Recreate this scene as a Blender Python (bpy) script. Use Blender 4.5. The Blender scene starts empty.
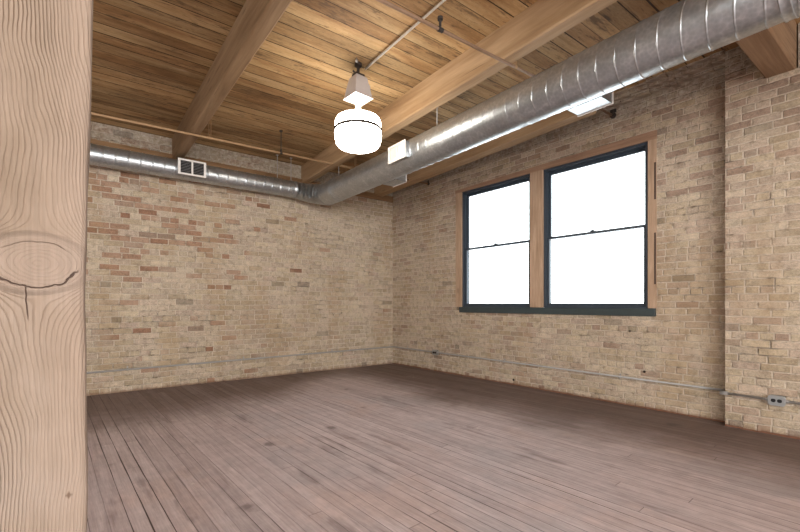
import bpy, bmesh, math, random
from mathutils import Vector, Matrix
random.seed(7)
SC = bpy.context.scene
COL = SC.collection
CH = 1.15                      # eye height
D = 6.48                       # distance to the back wall
TILT = math.radians(2.6)       # the window wall is slightly out of square
WO = Vector((4.705, 6.48, 0))   # room corner, origin of the window wall's own frame
WM = Matrix.Translation(WO) @ Matrix.Rotation(TILT, 4, 'Z')   # local x = into the wall, y = along it, z = up

def ceil_z(y):
    return 3.435 + 0.0175 * (D - y)

# ------------------------------------------------------------------ node expressions
class NT:
    def __init__(s, name):
        s.m = bpy.data.materials.new(name); s.m.use_nodes = True
        s.t = s.m.node_tree; s.n = s.t.nodes; s.l = s.t.links
        s.n.clear()
        s.out = s.n.new('ShaderNodeOutputMaterial')
        s.b = s.n.new('ShaderNodeBsdfPrincipled')
        s.l.new(s.b.outputs[0], s.out.inputs[0])
    def put(s, sock, v):
        if isinstance(v, E): s.l.new(v.s, sock)
        elif isinstance(v, (tuple, list)):
            v = tuple(v)
            if len(sock.default_value) == 4 and len(v) == 3: v = v + (1,)
            sock.default_value = v
        else: sock.default_value = v
    def math(s, op, *a):
        n = s.n.new('ShaderNodeMath'); n.operation = op
        for i, v in enumerate(a): s.put(n.inputs[i], v)
        return E(s, n.outputs[0])
    def coords(s):
        n = s.n.new('ShaderNodeTexCoord'); x = s.n.new('ShaderNodeSeparateXYZ')
        s.l.new(n.outputs['Object'], x.inputs[0])
        return [E(s, o) for o in x.outputs]
    def vec(s, x, y, z=0.0):
        n = s.n.new('ShaderNodeCombineXYZ')
        for i, v in enumerate((x, y, z)): s.put(n.inputs[i], v)
        return E(s, n.outputs[0])
    def noise(s, v, scale=1.0, detail=3.0, rough=0.55, dist=0.0, color=False):
        n = s.n.new('ShaderNodeTexNoise'); s.put(n.inputs['Vector'], v)
        n.inputs['Scale'].default_value = scale; n.inputs['Detail'].default_value = detail
        n.inputs['Roughness'].default_value = rough; n.inputs['Distortion'].default_value = dist
        return E(s, n.outputs['Color' if color else 'Fac'])
    def white(s, v):
        n = s.n.new('ShaderNodeTexWhiteNoise'); n.noise_dimensions = '3D'; s.put(n.inputs['Vector'], v)
        return E(s, n.outputs['Value'])
    def voronoi(s, v, scale=1.0, feature='F1', rnd=1.0):
        n = s.n.new('ShaderNodeTexVoronoi'); n.feature = feature; s.put(n.inputs['Vector'], v)
        n.inputs['Scale'].default_value = scale; n.inputs['Randomness'].default_value = rnd
        return E(s, n.outputs['Distance'])
    def ss(s, v, a, b):        # smoothstep a..b -> 0..1
        n = s.n.new('ShaderNodeMapRange'); n.interpolation_type = 'SMOOTHSTEP'
        s.put(n.inputs['Value'], v)
        if a <= b: lo, hi, t0, t1 = a, b, 0.0, 1.0
        else: lo, hi, t0, t1 = b, a, 1.0, 0.0
        s.put(n.inputs['From Min'], lo); s.put(n.inputs['From Max'], hi)
        n.inputs['To Min'].default_value = t0; n.inputs['To Max'].default_value = t1
        return E(s, n.outputs['Result'])
    def ramp(s, f, stops, interp='LINEAR'):
        n = s.n.new('ShaderNodeValToRGB'); n.color_ramp.interpolation = interp; s.put(n.inputs[0], f)
        el = n.color_ramp.elements
        while len(el) < len(stops): el.new(0.5)
        for e, (p, c) in zip(el, stops):
            e.position = p; e.color = tuple(c) + (1,)
        return E(s, n.outputs[0])
    def mix(s, f, a, b, mode='MIX'):
        n = s.n.new('ShaderNodeMix'); n.data_type = 'RGBA'; n.blend_type = mode
        s.put(n.inputs[0], f); s.put(n.inputs[6], a); s.put(n.inputs[7], b)
        return E(s, n.outputs[2])
    def scale(s, c, f):        # colour times a number
        n = s.n.new('ShaderNodeVectorMath'); n.operation = 'SCALE'
        s.put(n.inputs[0], c); s.put(n.inputs['Scale'], f)
        return E(s, n.outputs[0])
    def bump(s, h, dist=0.005, strength=1.0):
        n = s.n.new('ShaderNodeBump'); n.inputs['Distance'].default_value = dist
        n.inputs['Strength'].default_value = strength
        s.put(n.inputs['Height'], h); s.l.new(n.outputs[0], s.b.inputs['Normal'])
    def done(s, col=None, rough=None, metal=None, spec=None):
        if col is not None: s.put(s.b.inputs['Base Color'], col)
        if rough is not None: s.put(s.b.inputs['Roughness'], rough)
        if metal is not None: s.put(s.b.inputs['Metallic'], metal)
        if spec is not None: s.put(s.b.inputs['Specular IOR Level'], spec)
        return s.m
class E:
    def __init__(s, t, sock): s.t, s.s = t, sock
    def __add__(s, o): return s.t.math('ADD', s, o)
    __radd__ = __add__
    def __sub__(s, o): return s.t.math('SUBTRACT', s, o)
    def __rsub__(s, o): return s.t.math('SUBTRACT', o, s)
    def __mul__(s, o): return s.t.math('MULTIPLY', s, o)
    __rmul__ = __mul__
    def __truediv__(s, o): return s.t.math('DIVIDE', s, o)
    def __rtruediv__(s, o): return s.t.math("DIVIDE", o, s)
    def floor(s): return s.t.math('FLOOR', s)
    def fract(s): return s.t.math('FRACT', s)
    def abs(s): return s.t.math('ABSOLUTE', s)
    def min(s, o): return s.t.math('MINIMUM', s, o)
    def max(s, o): return s.t.math('MAXIMUM', s, o)
    def pow(s, o): return s.t.math('POWER', s, o)
    def lt(s, o): return s.t.math('LESS_THAN', s, o)
    def gt(s, o): return s.t.math('GREATER_THAN', s, o)
    def sin(s): return s.t.math('SINE', s)
    def sqrt(s): return s.t.math('SQRT', s)

# ------------------------------------------------------------------ materials
def brick_material(name, seed, redness, holes=(), top=3.2, back=False):
    t = NT(name); x, y, z = t.coords()
    u0 = x + y
    H = 0.0755 if back else 0.069
    w = t.noise(t.vec(u0, z, seed), 0.9, 2) - 0.5
    w2 = t.noise(t.vec(u0, z, seed + 3), 7.0, 2) - 0.5
    zz = z + w * 0.030 + w2 * 0.006
    v = zz / H
    row = v.floor(); fv = v - row
    hdr = ((row / 6.0).fract()).lt(0.1)
    bw = (0.218 if back else 0.205) - hdr * 0.104
    rr = t.white(t.vec(row, seed, 1.0))
    u = (u0 + w2 * 0.006) / bw + (row * 0.5) + rr * 0.35
    col = u.floor(); fu = u - col
    du = fu.min(1.0 - fu) * bw
    dv = fv.min(1.0 - fv) * H
    fine = t.noise(t.vec(u0, z, seed + 8), 60.0, 4, 0.7)
    mid = t.noise(t.vec(u0, z, seed + 5), 16.0, 3, 0.6)
    d = du.min(dv) + (fine - 0.5) * 0.008 + (mid - 0.5) * 0.009
    # where the joints were struck flush and smeared over the bricks
    smear = t.ss(t.noise(t.vec(u0, z * 1.5, seed + 11), 1.3, 4, 0.6), 0.50, 0.70)
    joint = t.ss(d, 0.0095, 0.0030)
    r1 = t.white(t.vec(col, row, seed)); r2 = t.white(t.vec(col, row, seed + 20)); r3 = t.white(t.vec(col, row, seed + 40))
    buff = t.ramp(r1, [(0.0, (0.425, 0.338, 0.235)), (0.3, (0.51, 0.420, 0.305)), (0.55, (0.470, 0.375, 0.292)),
                       (0.8, (0.54, 0.450, 0.338)), (1.0, (0.485, 0.378, 0.300))])
    if back: red = t.ramp(r3, [(0.0, (0.30, 0.165, 0.105)), (0.4, (0.37, 0.225, 0.150)), (0.8, (0.39, 0.265, 0.190)), (1.0, (0.25, 0.185, 0.140))])
    else: red = t.ramp(r3, [(0.0, (0.36, 0.255, 0.190)), (0.4, (0.42, 0.310, 0.240)), (0.8, (0.39, 0.30, 0.225)), (1.0, (0.29, 0.230, 0.180))])
    zone = t.noise(t.vec(u0, z, seed + 30), 0.8, 2)
    if back:
        zone = (zone - 0.5) * 0.5 + t.ss(x + (z - 2.0) * 0.3, 2.8, 0.4) * t.ss(z, 1.25, 1.7) * 0.46 + 0.045
    else:
        zone = (zone - 0.45) * 0.7 + t.ss(z, 1.8, 3.2) * 0.42 + 0.10
    c = t.mix(t.ss(r2 - zone * redness, 0.03, -0.03), buff, red)
    grit = t.noise(t.vec(u0, z, seed + 9), 130.0, 3, 0.75)
    c = t.scale(c, 0.86 + r3 * 0.20 + (mid - 0.5) * 1.0 + (fine - 0.5) * 1.3 + (grit - 0.5) * 1.0)
    # big soft dirt patches
    dirt = t.noise(t.vec(u0, z, seed + 50), 1.1, 5, 0.6)
    c = t.mix(t.ss(dirt, 0.50, 0.72) * 0.40, c, t.scale(c, 0.66))
    dirt2 = t.noise(t.vec(u0 * 2.2, z * 0.5, seed + 53), 1.0, 3, 0.6)
    c = t.mix(t.ss(dirt2, 0.50, 0.64) * 0.38, c, (0.36, 0.24, 0.13))
    # pale lime bloom
    bloom = t.noise(t.vec(u0, z, seed + 60), 2.3, 6, 0.7)
    c = t.mix(t.ss(bloom, 0.50, 0.72) * 0.38, c, (0.62, 0.51, 0.40))
    mcol = t.scale(t.mix(t.ss(mid, 0.30, 0.50), (0.36, 0.28, 0.205), (0.66, 0.565, 0.46)), 0.7 + fine * 0.6)
    openj = t.ss(t.noise(t.vec(u0, z, seed + 70), 3.5, 4, 0.65), 0.56, 0.64) * t.ss(d, 0.004, 0.000)
    jf = joint * (0.86 - smear * 0.42)
    c = t.mix(jf, c, mcol)
    c = t.mix(openj * 0.5, c, (0.09, 0.06, 0.04))
    # rough mortar left at the top of the wall
    rough_top = t.ss(z + (mid - 0.5) * 0.18, top, top + 0.05)
    tcol = t.ramp(t.noise(t.vec(u0, z, seed + 80), 22.0, 5, 0.7), [(0.25, (0.16, 0.12, 0.09)), (0.5, (0.42, 0.36, 0.29)), (0.75, (0.66, 0.60, 0.52))])
    c = t.mix(rough_top * (0.25 + t.ss(mid, 0.4, 0.6) * 0.5), t.scale(c, 1.0 - rough_top * 0.25), tcol)
    # red dust and dirt along the floor
    c = t.mix(t.ss(z + (mid - 0.5) * 0.05, 0.045, 0.005) * 0.6, c, (0.20, 0.095, 0.06))
    # bricks gone dark
    c = t.mix(t.ss(r2, 0.986, 0.99) * 0.5, c, t.scale(c, 0.35))
    hole = None
    for hx, hz, hr in holes:
        dx = u0 - hx; dz = (z - hz)
        dd = (dx * dx + dz * dz).sqrt()
        m = t.ss(dd, hr * 1.25, hr * 0.75)
        hole = m if hole is None else hole.max(m)
    pits = t.ss(t.voronoi(t.vec(u0, z, seed), 9.0), 0.075, 0.045) * t.ss(t.noise(t.vec(u0, z, seed + 90), 2.5, 2), 0.55, 0.6)
    hole = pits * 0.7 if hole is None else hole.max(pits * 0.7)
    c = t.mix(hole, c, (0.035, 0.025, 0.02))
    hgt = (1.0 - jf) * 0.7 + fine * 0.30 + mid * 0.45 + r1 * 0.25 - openj * 0.8 - hole * 2.0 + rough_top * t.noise(t.vec(u0, z, 5.0), 25.0, 3) * 2.0
    t.bump(hgt, 0.010, 1.0)
    return t.done(c, 0.93, 0.0, 0.15)

def wood_material(name, axis, cols, cross=22.0, along=0.9, rough=0.75, knots=0.5, streak=0.6, seed=0.0, bumpd=0.002):
    """sawn timber, grain along the given axis"""
    t = NT(name); p = t.coords()
    a = p[axis]; o = [p[i] for i in range(3) if i != axis]
    oi = t.n.new('ShaderNodeObjectInfo'); rnd = E(t, oi.outputs['Random']) * 7.0
    wob = (t.noise(t.vec(a * 1.3, o[0] * 3.0, o[1] * 3.0 + seed), 1.0, 2) - 0.5) * 0.05
    vec = t.vec(a * along, (o[0] + wob) * cross, (o[1] + wob) * cross + seed + rnd)
    g = t.noise(vec, 1.0, 6, 0.62, 0.25)
    g2 = t.noise(t.vec(a * along * 3.0, o[0] * cross * 4.0, o[1] * cross * 4.0 + seed), 1.0, 3, 0.6)
    blot = t.noise(t.vec(a * 0.8, o[0] * 2.5, o[1] * 2.5 + seed + 4.0), 1.3, 4, 0.6)
    c = t.ramp(g * 0.75 + blot * 0.3, [(0.28, cols[0]), (0.46, cols[1]), (0.62, cols[2]), (0.8, cols[1])])
    c = t.scale(c, 0.72 + g2 * 0.55)
    crack = t.ss(t.noise(t.vec(a * 1.1, o[0] * 34.0, o[1] * 34.0 + seed + 9.0), 1.0, 2, 0.5), 0.69, 0.74)
    c = t.mix(crack * streak, c, t.scale(cols[0], 0.25))
    k = t.voronoi(t.vec(a * 1.6, o[0] * 6.0, o[1] * 6.0 + seed), 1.0)
    km = t.ss(k + (g - 0.5) * 0.25, 0.13, 0.05)
    c = t.mix(km * knots, c, t.scale(cols[0], 0.45))
    t.bump(g * 0.6 + g2 * 0.3 - crack * 1.5 * streak, bumpd, 0.8)
    return t.done(c, rough, 0.0, 0.3)

def ceiling_material():
    t = NT('ceiling_planks'); x, y, z = t.coords()
    W = 0.148
    yy = y / W + 0.35
    row = yy.floor(); f = yy - row
    r1 = t.white(t.vec(row, 3.0, 1.0)); r4 = t.white(t.vec(row, 9.0, 1.0))
    seg = ((x + r1 * 5.0) / 9.3).floor()
    r2 = t.white(t.vec(row, seg, 2.0)); r3 = t.white(t.vec(row, seg, 6.0))
    dseam = (f.min(1.0 - f)) * W
    fx = ((x + r1 * 5.0) / 9.3).fract(); dbutt = (fx.min(1.0 - fx)) * 9.3
    wob = (t.noise(t.vec(x * 1.2, y * 3.0, r2 * 9.0), 1.0, 2) - 0.5) * 0.06
    g = t.noise(t.vec(x * 1.1, (y + wob) * 17.0, r2 * 30.0), 1.0, 6, 0.62, 0.3)
    g2 = t.noise(t.vec(x * 4.0, y * 110.0, r2 * 9.0), 1.0, 3, 0.6)
    blot = t.noise(t.vec(x * 0.9, y * 3.0, r3 * 12.0), 1.2, 4, 0.6)
    c = t.ramp(g * 0.42 + blot * 0.60 + (r2 - 0.5) * 0.16,
               [(0.32, (0.235, 0.125, 0.052)), (0.44, (0.36, 0.205, 0.090)), (0.56, (0.50, 0.325, 0.158)), (0.72, (0.58, 0.41, 0.225))])
    c = t.scale(c, 0.46 + g2 * 0.42 + r3 * 0.32 + (t.noise(t.vec(x * 22.0, y * 60.0, 7.0), 1.0, 3, 0.7) - 0.5) * 0.5)
    # smoky dark streaks and weathered grey patches
    st = t.noise(t.vec(x * 1.6, y * 13.0, 4.0), 1.0, 5, 0.62, 0.6)
    rag = t.noise(t.vec(x * 9.0, y * 45.0, 31.0), 1.0, 4, 0.7)
    c = t.mix(t.ss(st * 0.55 + rag * 0.45, 0.53, 0.60) * 0.65, c, (0.085, 0.052, 0.030))
    chips = t.noise(t.vec(x * 14.0, y * 60.0, 41.0), 1.0, 3, 0.65)
    c = t.mix(t.ss(chips, 0.66, 0.70) * 0.55, c, (0.07, 0.042, 0.024))
    big = t.noise(t.vec(x * 0.55, y * 1.3, 14.0), 1.0, 4, 0.6)
    c = t.mix(t.ss(big, 0.50, 0.66) * 0.5, c, t.scale(c, 0.48))
    wh = t.noise(t.vec(x * 2.2, y * 18.0, 24.0), 1.0, 5, 0.65)
    c = t.mix(t.ss(wh, 0.62, 0.74) * 0.45, c, (0.58, 0.45, 0.30))
    k = t.voronoi(t.vec(x * 1.5, y * 7.0, 1.0), 1.0)
    km = t.ss(k + (g - 0.5) * 0.3, 0.11, 0.03)
    c = t.mix(km * 0.8, c, (0.06, 0.035, 0.02))
    sw = 0.0020 + r4 * r4 * 0.0055
    seam = t.math('LESS_THAN', dseam + (t.noise(t.vec(x * 3.0, y, 1.0), 1.0, 2) - 0.5) * 0.003, sw)
    seam = seam * (0.55 + r4 * 0.45)
    seam = seam.max(t.ss(dbutt, 0.003, 0.001) * 0.7)
    c = t.mix(seam, c, (0.03, 0.016, 0.008))
    t.bump(g * 0.3 + g2 * 0.2 - seam * 2.0 + r3 * 0.9, 0.004, 0.8)
    return t.done(c, 0.72, 0.0, 0.3)

def floor_material():
    t = NT('floor_boards'); x, y, z = t.coords()
    a = math.radians(3.4)
    v = x * math.cos(a) + y * math.sin(a)      # across the boards
    u = y * math.cos(a) - x * math.sin(a)      # along them
    W = 0.083
    vv = v / W; row = vv.floor(); f = vv - row
    r1 = t.white(t.vec(row, 1.0, 5.0)); r4 = t.white(t.vec(row, 7.0, 5.0))
    L = 4.1
    uu = u / L + r1 * 3.0
    seg = uu.floor(); fu = uu - seg
    r2 = t.white(t.vec(row, seg, 2.0)); r3 = t.white(t.vec(row, seg, 8.0))
    g = t.noise(t.vec(v * 45.0, u * 1.6, r2 * 20.0), 1.0, 5, 0.6, 0.2)
    g2 = t.noise(t.vec(v * 160.0, u * 8.0, r2 * 5.0), 1.0, 3, 0.6)
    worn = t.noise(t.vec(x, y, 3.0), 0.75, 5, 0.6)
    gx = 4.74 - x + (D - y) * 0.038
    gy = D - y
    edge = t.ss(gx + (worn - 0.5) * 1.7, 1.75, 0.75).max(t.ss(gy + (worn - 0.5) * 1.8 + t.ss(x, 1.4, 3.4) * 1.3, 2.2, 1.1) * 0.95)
    c = t.ramp(g * 0.72 + r2 * 0.12 + worn * 0.25,
               [(0.30, (0.300, 0.232, 0.226)), (0.5, (0.460, 0.380, 0.382)), (0.70, (0.580, 0.495, 0.500))])
    blue = t.noise(t.vec(x, y, 9.0), 1.1, 3, 0.6)
    c = t.mix(t.ss(blue, 0.50, 0.68) * 0.55, c, (0.40, 0.362, 0.378))
    pink = t.noise(t.vec(x * 1.5, y, 19.0), 1.2, 4, 0.6)
    c = t.mix(t.ss(pink, 0.54, 0.70) * 0.45, c, (0.53, 0.395, 0.355))
    # the boards darken towards the back wall and the window wall
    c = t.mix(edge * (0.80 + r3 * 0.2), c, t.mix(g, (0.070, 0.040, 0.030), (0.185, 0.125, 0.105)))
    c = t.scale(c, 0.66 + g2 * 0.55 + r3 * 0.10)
    patch = t.noise(t.vec(v * 5.0, u * 0.9, 6.0), 1.0, 4, 0.65)
    c = t.mix(t.ss(patch, 0.56, 0.66) * 0.45, c, (0.150, 0.105, 0.098))
    mott = t.noise(t.vec(x * 9.0, y * 9.0, 16.0), 1.0, 5, 0.7)
    c = t.scale(c, 0.72 + mott * 0.56)
    st = t.voronoi(t.vec(x * 1.5, y * 1.3, 2.0), 1.0) + (t.noise(t.vec(x, y, 2.0), 7.0, 3) - 0.5) * 0.25
    c = t.mix(t.ss(st, 0.10, 0.02) * 0.6, c, (0.070, 0.050, 0.046))
    sp = t.voronoi(t.vec(x, y, 12.0), 2.2) + (t.noise(t.vec(x, y, 3.0), 20.0, 2) - 0.5) * 0.1
    c = t.mix(t.ss(sp, 0.035, 0.012) * 0.8, c, (0.62, 0.56, 0.52))
    ds = f.min(1.0 - f) * W
    gap = t.noise(t.vec(v * 1.0, u * 0.9, r4 * 20.0), 1.0, 3)
    sw = 0.0012 + t.ss(gap, 0.50, 0.66) * 0.0030
    seam = t.ss(ds - sw, 0.0012, 0.0) * (0.35 + t.ss(r4 + gap - 0.5, 0.45, 0.8) * 0.6)
    db = fu.min(1.0 - fu) * L
    seam = seam.max(t.ss(db, 0.003, 0.001) * 0.6)
    c = t.mix(seam, c, (0.045, 0.026, 0.020))
    t.bump(g * 0.25 + g2 * 0.25 - seam * 2.0 + r3 * 0.4, 0.002, 0.7)
    return t.done(c, 0.50 + t.ss(worn, 0.3, 0.7) * 0.16 + (g2 - 0.5) * 0.1, 0.0, 0.42)

def post_material():
    """weathered softwood with one big knot; x across, z up"""
    t = NT('weathered_post_wood'); x, y, z = t.coords()
    kx, kz = 0.067, 1.208
    X = x + y * 1.0
    dx = X - kx; dz = z - kz
    w = (t.noise(t.vec(X * 5.0, z * 3.0, 3.0), 1.0, 2) - 0.5) * 0.070 + (t.noise(t.vec(X * 22.0, z * 13.0, 6.0), 1.0, 3) - 0.5) * 0.007 + t.ss(dz, 0.05, 0.5) * 0.020
    r2 = (dx * dx) * 0.55 + (dz * dz) * 1.15 + 0.00001
    R2 = 0.0021
    inside = t.ss(r2, R2 * 1.25, R2 * 0.75)
    psi = dx * (1.0 - (R2 / r2).min(1.0)) + w - t.ss(dz.abs(), 0.0, 0.25) * 0.012
    ring = r2.sqrt() * 0.9 + w * 0.4
    q = psi * (1.0 - inside) + ring * inside
    dens = t.noise(t.vec(X * 3.0, z * 0.8, 8.0), 1.0, 2)
    ph = (q * 215.0 + dens * 14.0)
    band = ph.fract()
    line = t.ss((band - 0.5).abs(), 0.20, 0.02)
    late = t.ss(band, 0.0, 0.6) * t.ss(band, 1.0, 0.85)
    fib = t.noise(t.vec(X * 260.0, z * 8.0, 2.0), 1.0, 4, 0.65)
    blot = t.noise(t.vec(X * 6.0, z * 5.0, 2.0), 1.0, 4, 0.6)
    fade = t.ss(t.noise(t.vec(X * 9.0, z * 3.0, 12.0), 1.0, 3), 0.35, 0.60)
    fade = fade * (0.35 + t.ss(X, 0.13, 0.05) * 0.65)
    c = t.ramp(blot, [(0.3, (0.190, 0.142, 0.104)), (0.5, (0.225, 0.172, 0.132)), (0.7, (0.255, 0.203, 0.165))])
    c = t.mix(t.ss(X, 0.05, 0.14) * 0.5, c, (0.305, 0.235, 0.190))
    upper = t.ss(z + X * 0.6, 1.10, 1.30)
    c = t.mix(line * (0.10 + fade * (0.22 + upper * 0.55)) * (1.0 - inside * 0.9), c, (0.105, 0.066, 0.042))
    c = t.mix(late * 0.08, c, (0.18, 0.115, 0.075))
    c = t.mix(inside * 0.45, c, (0.24, 0.185, 0.150))
    # the drying check that runs round the lower half of the knot
    er = (r2.sqrt() - 0.0365 + (t.noise(t.vec(X * 60.0, z * 60.0, 1.0), 1.0, 2) - 0.5) * 0.012).abs()
    chk = t.ss(er, 0.0016, 0.0004) * t.ss(dz, -0.004, -0.014) * t.ss(dx.abs(), 0.052, 0.045)
    # a thin split running down from it
    sx = (dx + 0.014 + (t.noise(t.vec(z * 30.0, 1.0, 1.0), 1.0, 2) - 0.5) * 0.006 + dz * 0.06).abs()
    spl = t.ss(sx, 0.0010, 0.0003) * t.ss(dz, -0.030, -0.036) * t.ss(dz, -0.085, -0.070)
    er2 = (r2.sqrt() - 0.034 + (t.noise(t.vec(X * 40.0, z * 40.0, 4.0), 1.0, 2) - 0.5) * 0.008).abs()
    chk2 = t.ss(er2, 0.0008, 0.0002) * t.ss(dz, 0.018, 0.026)
    ck = chk.max(spl).max(chk2 * 0.6)
    c = t.scale(c, 0.70 + fib * 0.60)
    sk = ((X - 0.103).abs() * 1.0 + (z - 0.865).abs() * 0.8) + (fib - 0.5) * 0.004
    kn = t.ss(sk, 0.006, 0.002)
    c = t.mix(kn * 0.8, c, (0.10, 0.06, 0.04))
    c = t.mix(ck, c, (0.07, 0.045, 0.035))
    t.bump((0.0 - line) * (0.3 + fade * 0.7) + fib * 0.35 - ck * 3.0, 0.0012, 0.9)
    return t.done(c, 0.8, 0.0, 0.2)

def duct_material():
    t = NT('galvanised_steel'); x, y, z = t.coords()
    p = t.vec(x, y, z)
    sp = t.voronoi(p, 45.0)
    n = t.noise(p, 9.0, 4, 0.65)
    nn = t.noise(t.vec(x * 3.0, y * 3.0, z * 3.0), 2.0, 3)
    c = t.ramp(n * 0.7 + sp * 0.35, [(0.25, (0.36, 0.39, 0.415)), (0.55, (0.46, 0.49, 0.515)), (0.8, (0.64, 0.66, 0.68))])
    dust = t.ss(t.noise(p, 4.0, 4, 0.7), 0.50, 0.75)
    c = t.mix(dust * 0.25, c, (0.48, 0.45, 0.41))
    t.bump(n * 0.5 + nn * 1.2, 0.0012, 0.4)
    return t.done(c, 0.24 + n * 0.20 + dust * 0.10, 0.86, 0.5)

def plain(name, col, rough=0.5, metal=0.0, var=0.12, scale=30.0, bumpd=0.0006, spec=0.4):
    t = NT(name); x, y, z = t.coords(); p = t.vec(x, y, z)
    n = t.noise(p, scale, 4, 0.6)
    c = t.scale(t.mix(0.0, col, col), (1 - var) + n * 2 * var)
    t.bump(n, bumpd, 0.5)
    return t.done(c, rough, metal, spec)

def glow(name, col, strength):
    t = NT(name); t.done((0.85, 0.84, 0.82), 0.3)
    t.put(t.b.inputs['Emission Color'], col); t.b.inputs['Emission Strength'].default_value = strength
    return t.m

def glass():
    m = bpy.data.materials.new('window_glass'); m.use_nodes = True
    nt = m.node_tree; nt.nodes.clear()
    o = nt.nodes.new('ShaderNodeOutputMaterial'); mx = nt.nodes.new('ShaderNodeMixShader')
    tr = nt.nodes.new('ShaderNodeBsdfTransparent'); gl = nt.nodes.new('ShaderNodeBsdfGlossy')
    fr = nt.nodes.new('ShaderNodeFresnel'); fr.inputs[0].default_value = 1.45
    gl.inputs['Roughness'].default_value = 0.02
    tr.inputs[0].default_value = (0.95, 0.97, 0.97, 1)
    nt.links.new(fr.outputs[0], mx.inputs[0]); nt.links.new(tr.outputs[0], mx.inputs[1]); nt.links.new(gl.outputs[0], mx.inputs[2])
    nt.links.new(mx.outputs[0], o.inputs[0])
    return m

M = {}
M['back'] = brick_material('brick_back', 1.0, 1.0, back=True, top=3.20,
    holes=[(1.06, 0.92, .011), (1.06, 0.42, .017), (2.30, 1.02, .012), (2.28, 0.42, .011), (2.86, 0.92, .012), (2.86, 0.64, .011), (3.97, 0.98, .012), (2.0, 1.62, .012)])
M['right'] = brick_material('brick_right', 12.0, 0.75, top=3.24, holes=[(-4.30, 0.84, .010), (-4.45, 0.40, .014), (-2.75, 0.07, .016)])
M['ceil'] = ceiling_material()
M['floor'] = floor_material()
M['post'] = post_material()
M['beam'] = wood_material('beam_wood', 1, [(0.225, 0.132, 0.066), (0.345, 0.220, 0.118), (0.45, 0.305, 0.178)], 9.0, 0.7, 0.7, 0.35, 0.45)
M['beam_shaded'] = wood_material('shaded_beam_wood', 1, [(0.155, 0.088, 0.044), (0.245, 0.152, 0.082), (0.33, 0.220, 0.128)], 9.0, 0.7, 0.7, 0.35, 0.45, 2.0)  # beam wood darkened: shade on the side turned from the lamp, painted in
M['girder'] = wood_material('girder_wood', 0, [(0.165, 0.095, 0.055), (0.265, 0.165, 0.098), (0.36, 0.235, 0.145)], 16.0, 0.7, 0.7, 0.35, 0.45, 5.0)
M['ledger'] = wood_material('ledger_wood', 0, [(0.10, 0.055, 0.028), (0.19, 0.105, 0.050), (0.28, 0.165, 0.085)], 24.0, 1.5, 0.85, 0.5, 0.6, 9.0)
M['case'] = wood_material('casing_wood', 2, [(0.28, 0.175, 0.110), (0.42, 0.285, 0.190), (0.52, 0.37, 0.26)], 30.0, 2.0, 0.65, 0.5, 0.5, 2.0)
M['head'] = wood_material('casing_head_wood', 1, [(0.20, 0.110, 0.070), (0.32, 0.195, 0.130), (0.41, 0.26, 0.175)], 30.0, 2.0, 0.65, 0.5, 0.5, 3.0)
M['dark'] = plain('dark_window_paint', (0.045, 0.060, 0.080), 0.38, 0.0, 0.15)
M['sill'] = plain('dark_sill_paint', (0.045, 0.062, 0.065), 0.5, 0.0, 0.25, 14.0, 0.002)
M['glass'] = glass()
M['duct'] = duct_material()
M['reg'] = plain('white_register_paint', (0.80, 0.77, 0.74), 0.45, 0.0, 0.04)
M['louver'] = plain('grey_louver', (0.34, 0.33, 0.33), 0.5, 0.3, 0.08)
M['reg2'] = plain('pale_louver', (0.86, 0.82, 0.79), 0.5, 0.0, 0.05)
M['recess_shade'] = plain('recess_shade_brown', (0.10, 0.062, 0.045), 0.8, 0, 0.5, 60.0)  # shade of the casing's recess slots, painted on as dark brown strips
M['void'] = plain('dark_void', (0.015, 0.015, 0.018), 0.8)
M['emt'] = plain('conduit_zinc', (0.38, 0.37, 0.36), 0.5, 0.35, 0.1)
M['shiny'] = plain('bright_conduit', (0.80, 0.78, 0.76), 0.28, 0.6, 0.06)
M['pipe'] = plain('dusty_brown_pipe', (0.36, 0.225, 0.120), 0.62, 0.1, 0.2, 12.0)
M['pipe2'] = plain('rusty_brown_pipe', (0.27, 0.170, 0.110), 0.6, 0.25, 0.3, 12.0)
M['iron'] = plain('dark_iron', (0.06, 0.05, 0.045), 0.6, 0.6, 0.3)
M['box'] = plain('box_steel', (0.44, 0.46, 0.47), 0.38, 0.8, 0.08)
M['black'] = plain('black_plastic', (0.012, 0.012, 0.013), 0.4)
M['housing'] = plain('fixture_grey', (0.50, 0.46, 0.45), 0.5, 0.2, 0.06)
M['hood'] = plain('fixture_white', (0.85, 0.84, 0.80), 0.4)
M['porc'] = plain('porcelain_neck', (0.80, 0.72, 0.60), 0.3)
M['globe'] = glow('lit_globe', (1.0, 0.92, 0.80), 20.0)
M['band'] = plain('globe_band', (0.035, 0.028, 0.022), 0.6, 0.0)

# ------------------------------------------------------------------ mesh helpers
def link(name, bm, mat, parent=None, smooth=False, bevel=0.0, mw=None):
    me = bpy.data.meshes.new(name); bmesh.ops.recalc_face_normals(bm, faces=bm.faces[:])
    bm.to_mesh(me); bm.free()
    o = bpy.data.objects.new(name, me); COL.objects.link(o)
    if mat: me.materials.append(mat)
    if smooth:
        me.polygons.foreach_set('use_smooth', [True] * len(me.polygons))
    if parent is not None: o.parent = parent
    if mw is not None: o.matrix_world = mw
    if bevel:
        m = o.modifiers.new('soft_edges', 'BEVEL'); m.width = bevel; m.segments = 2; m.limit_method = 'ANGLE'
    return o
def box(bm, x0, x1, y0, y1, z0, z1):
    vs = [bm.verts.new((x, y, z)) for x in (x0, x1) for y in (y0, y1) for z in (z0, z1)]
    for f in ((0, 1, 3, 2), (4, 6, 7, 5), (0, 4, 5, 1), (2, 3, 7, 6), (0, 2, 6, 4), (1, 5, 7, 3)):
        bm.faces.new([vs[i] for i in f])
    return vs
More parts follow.
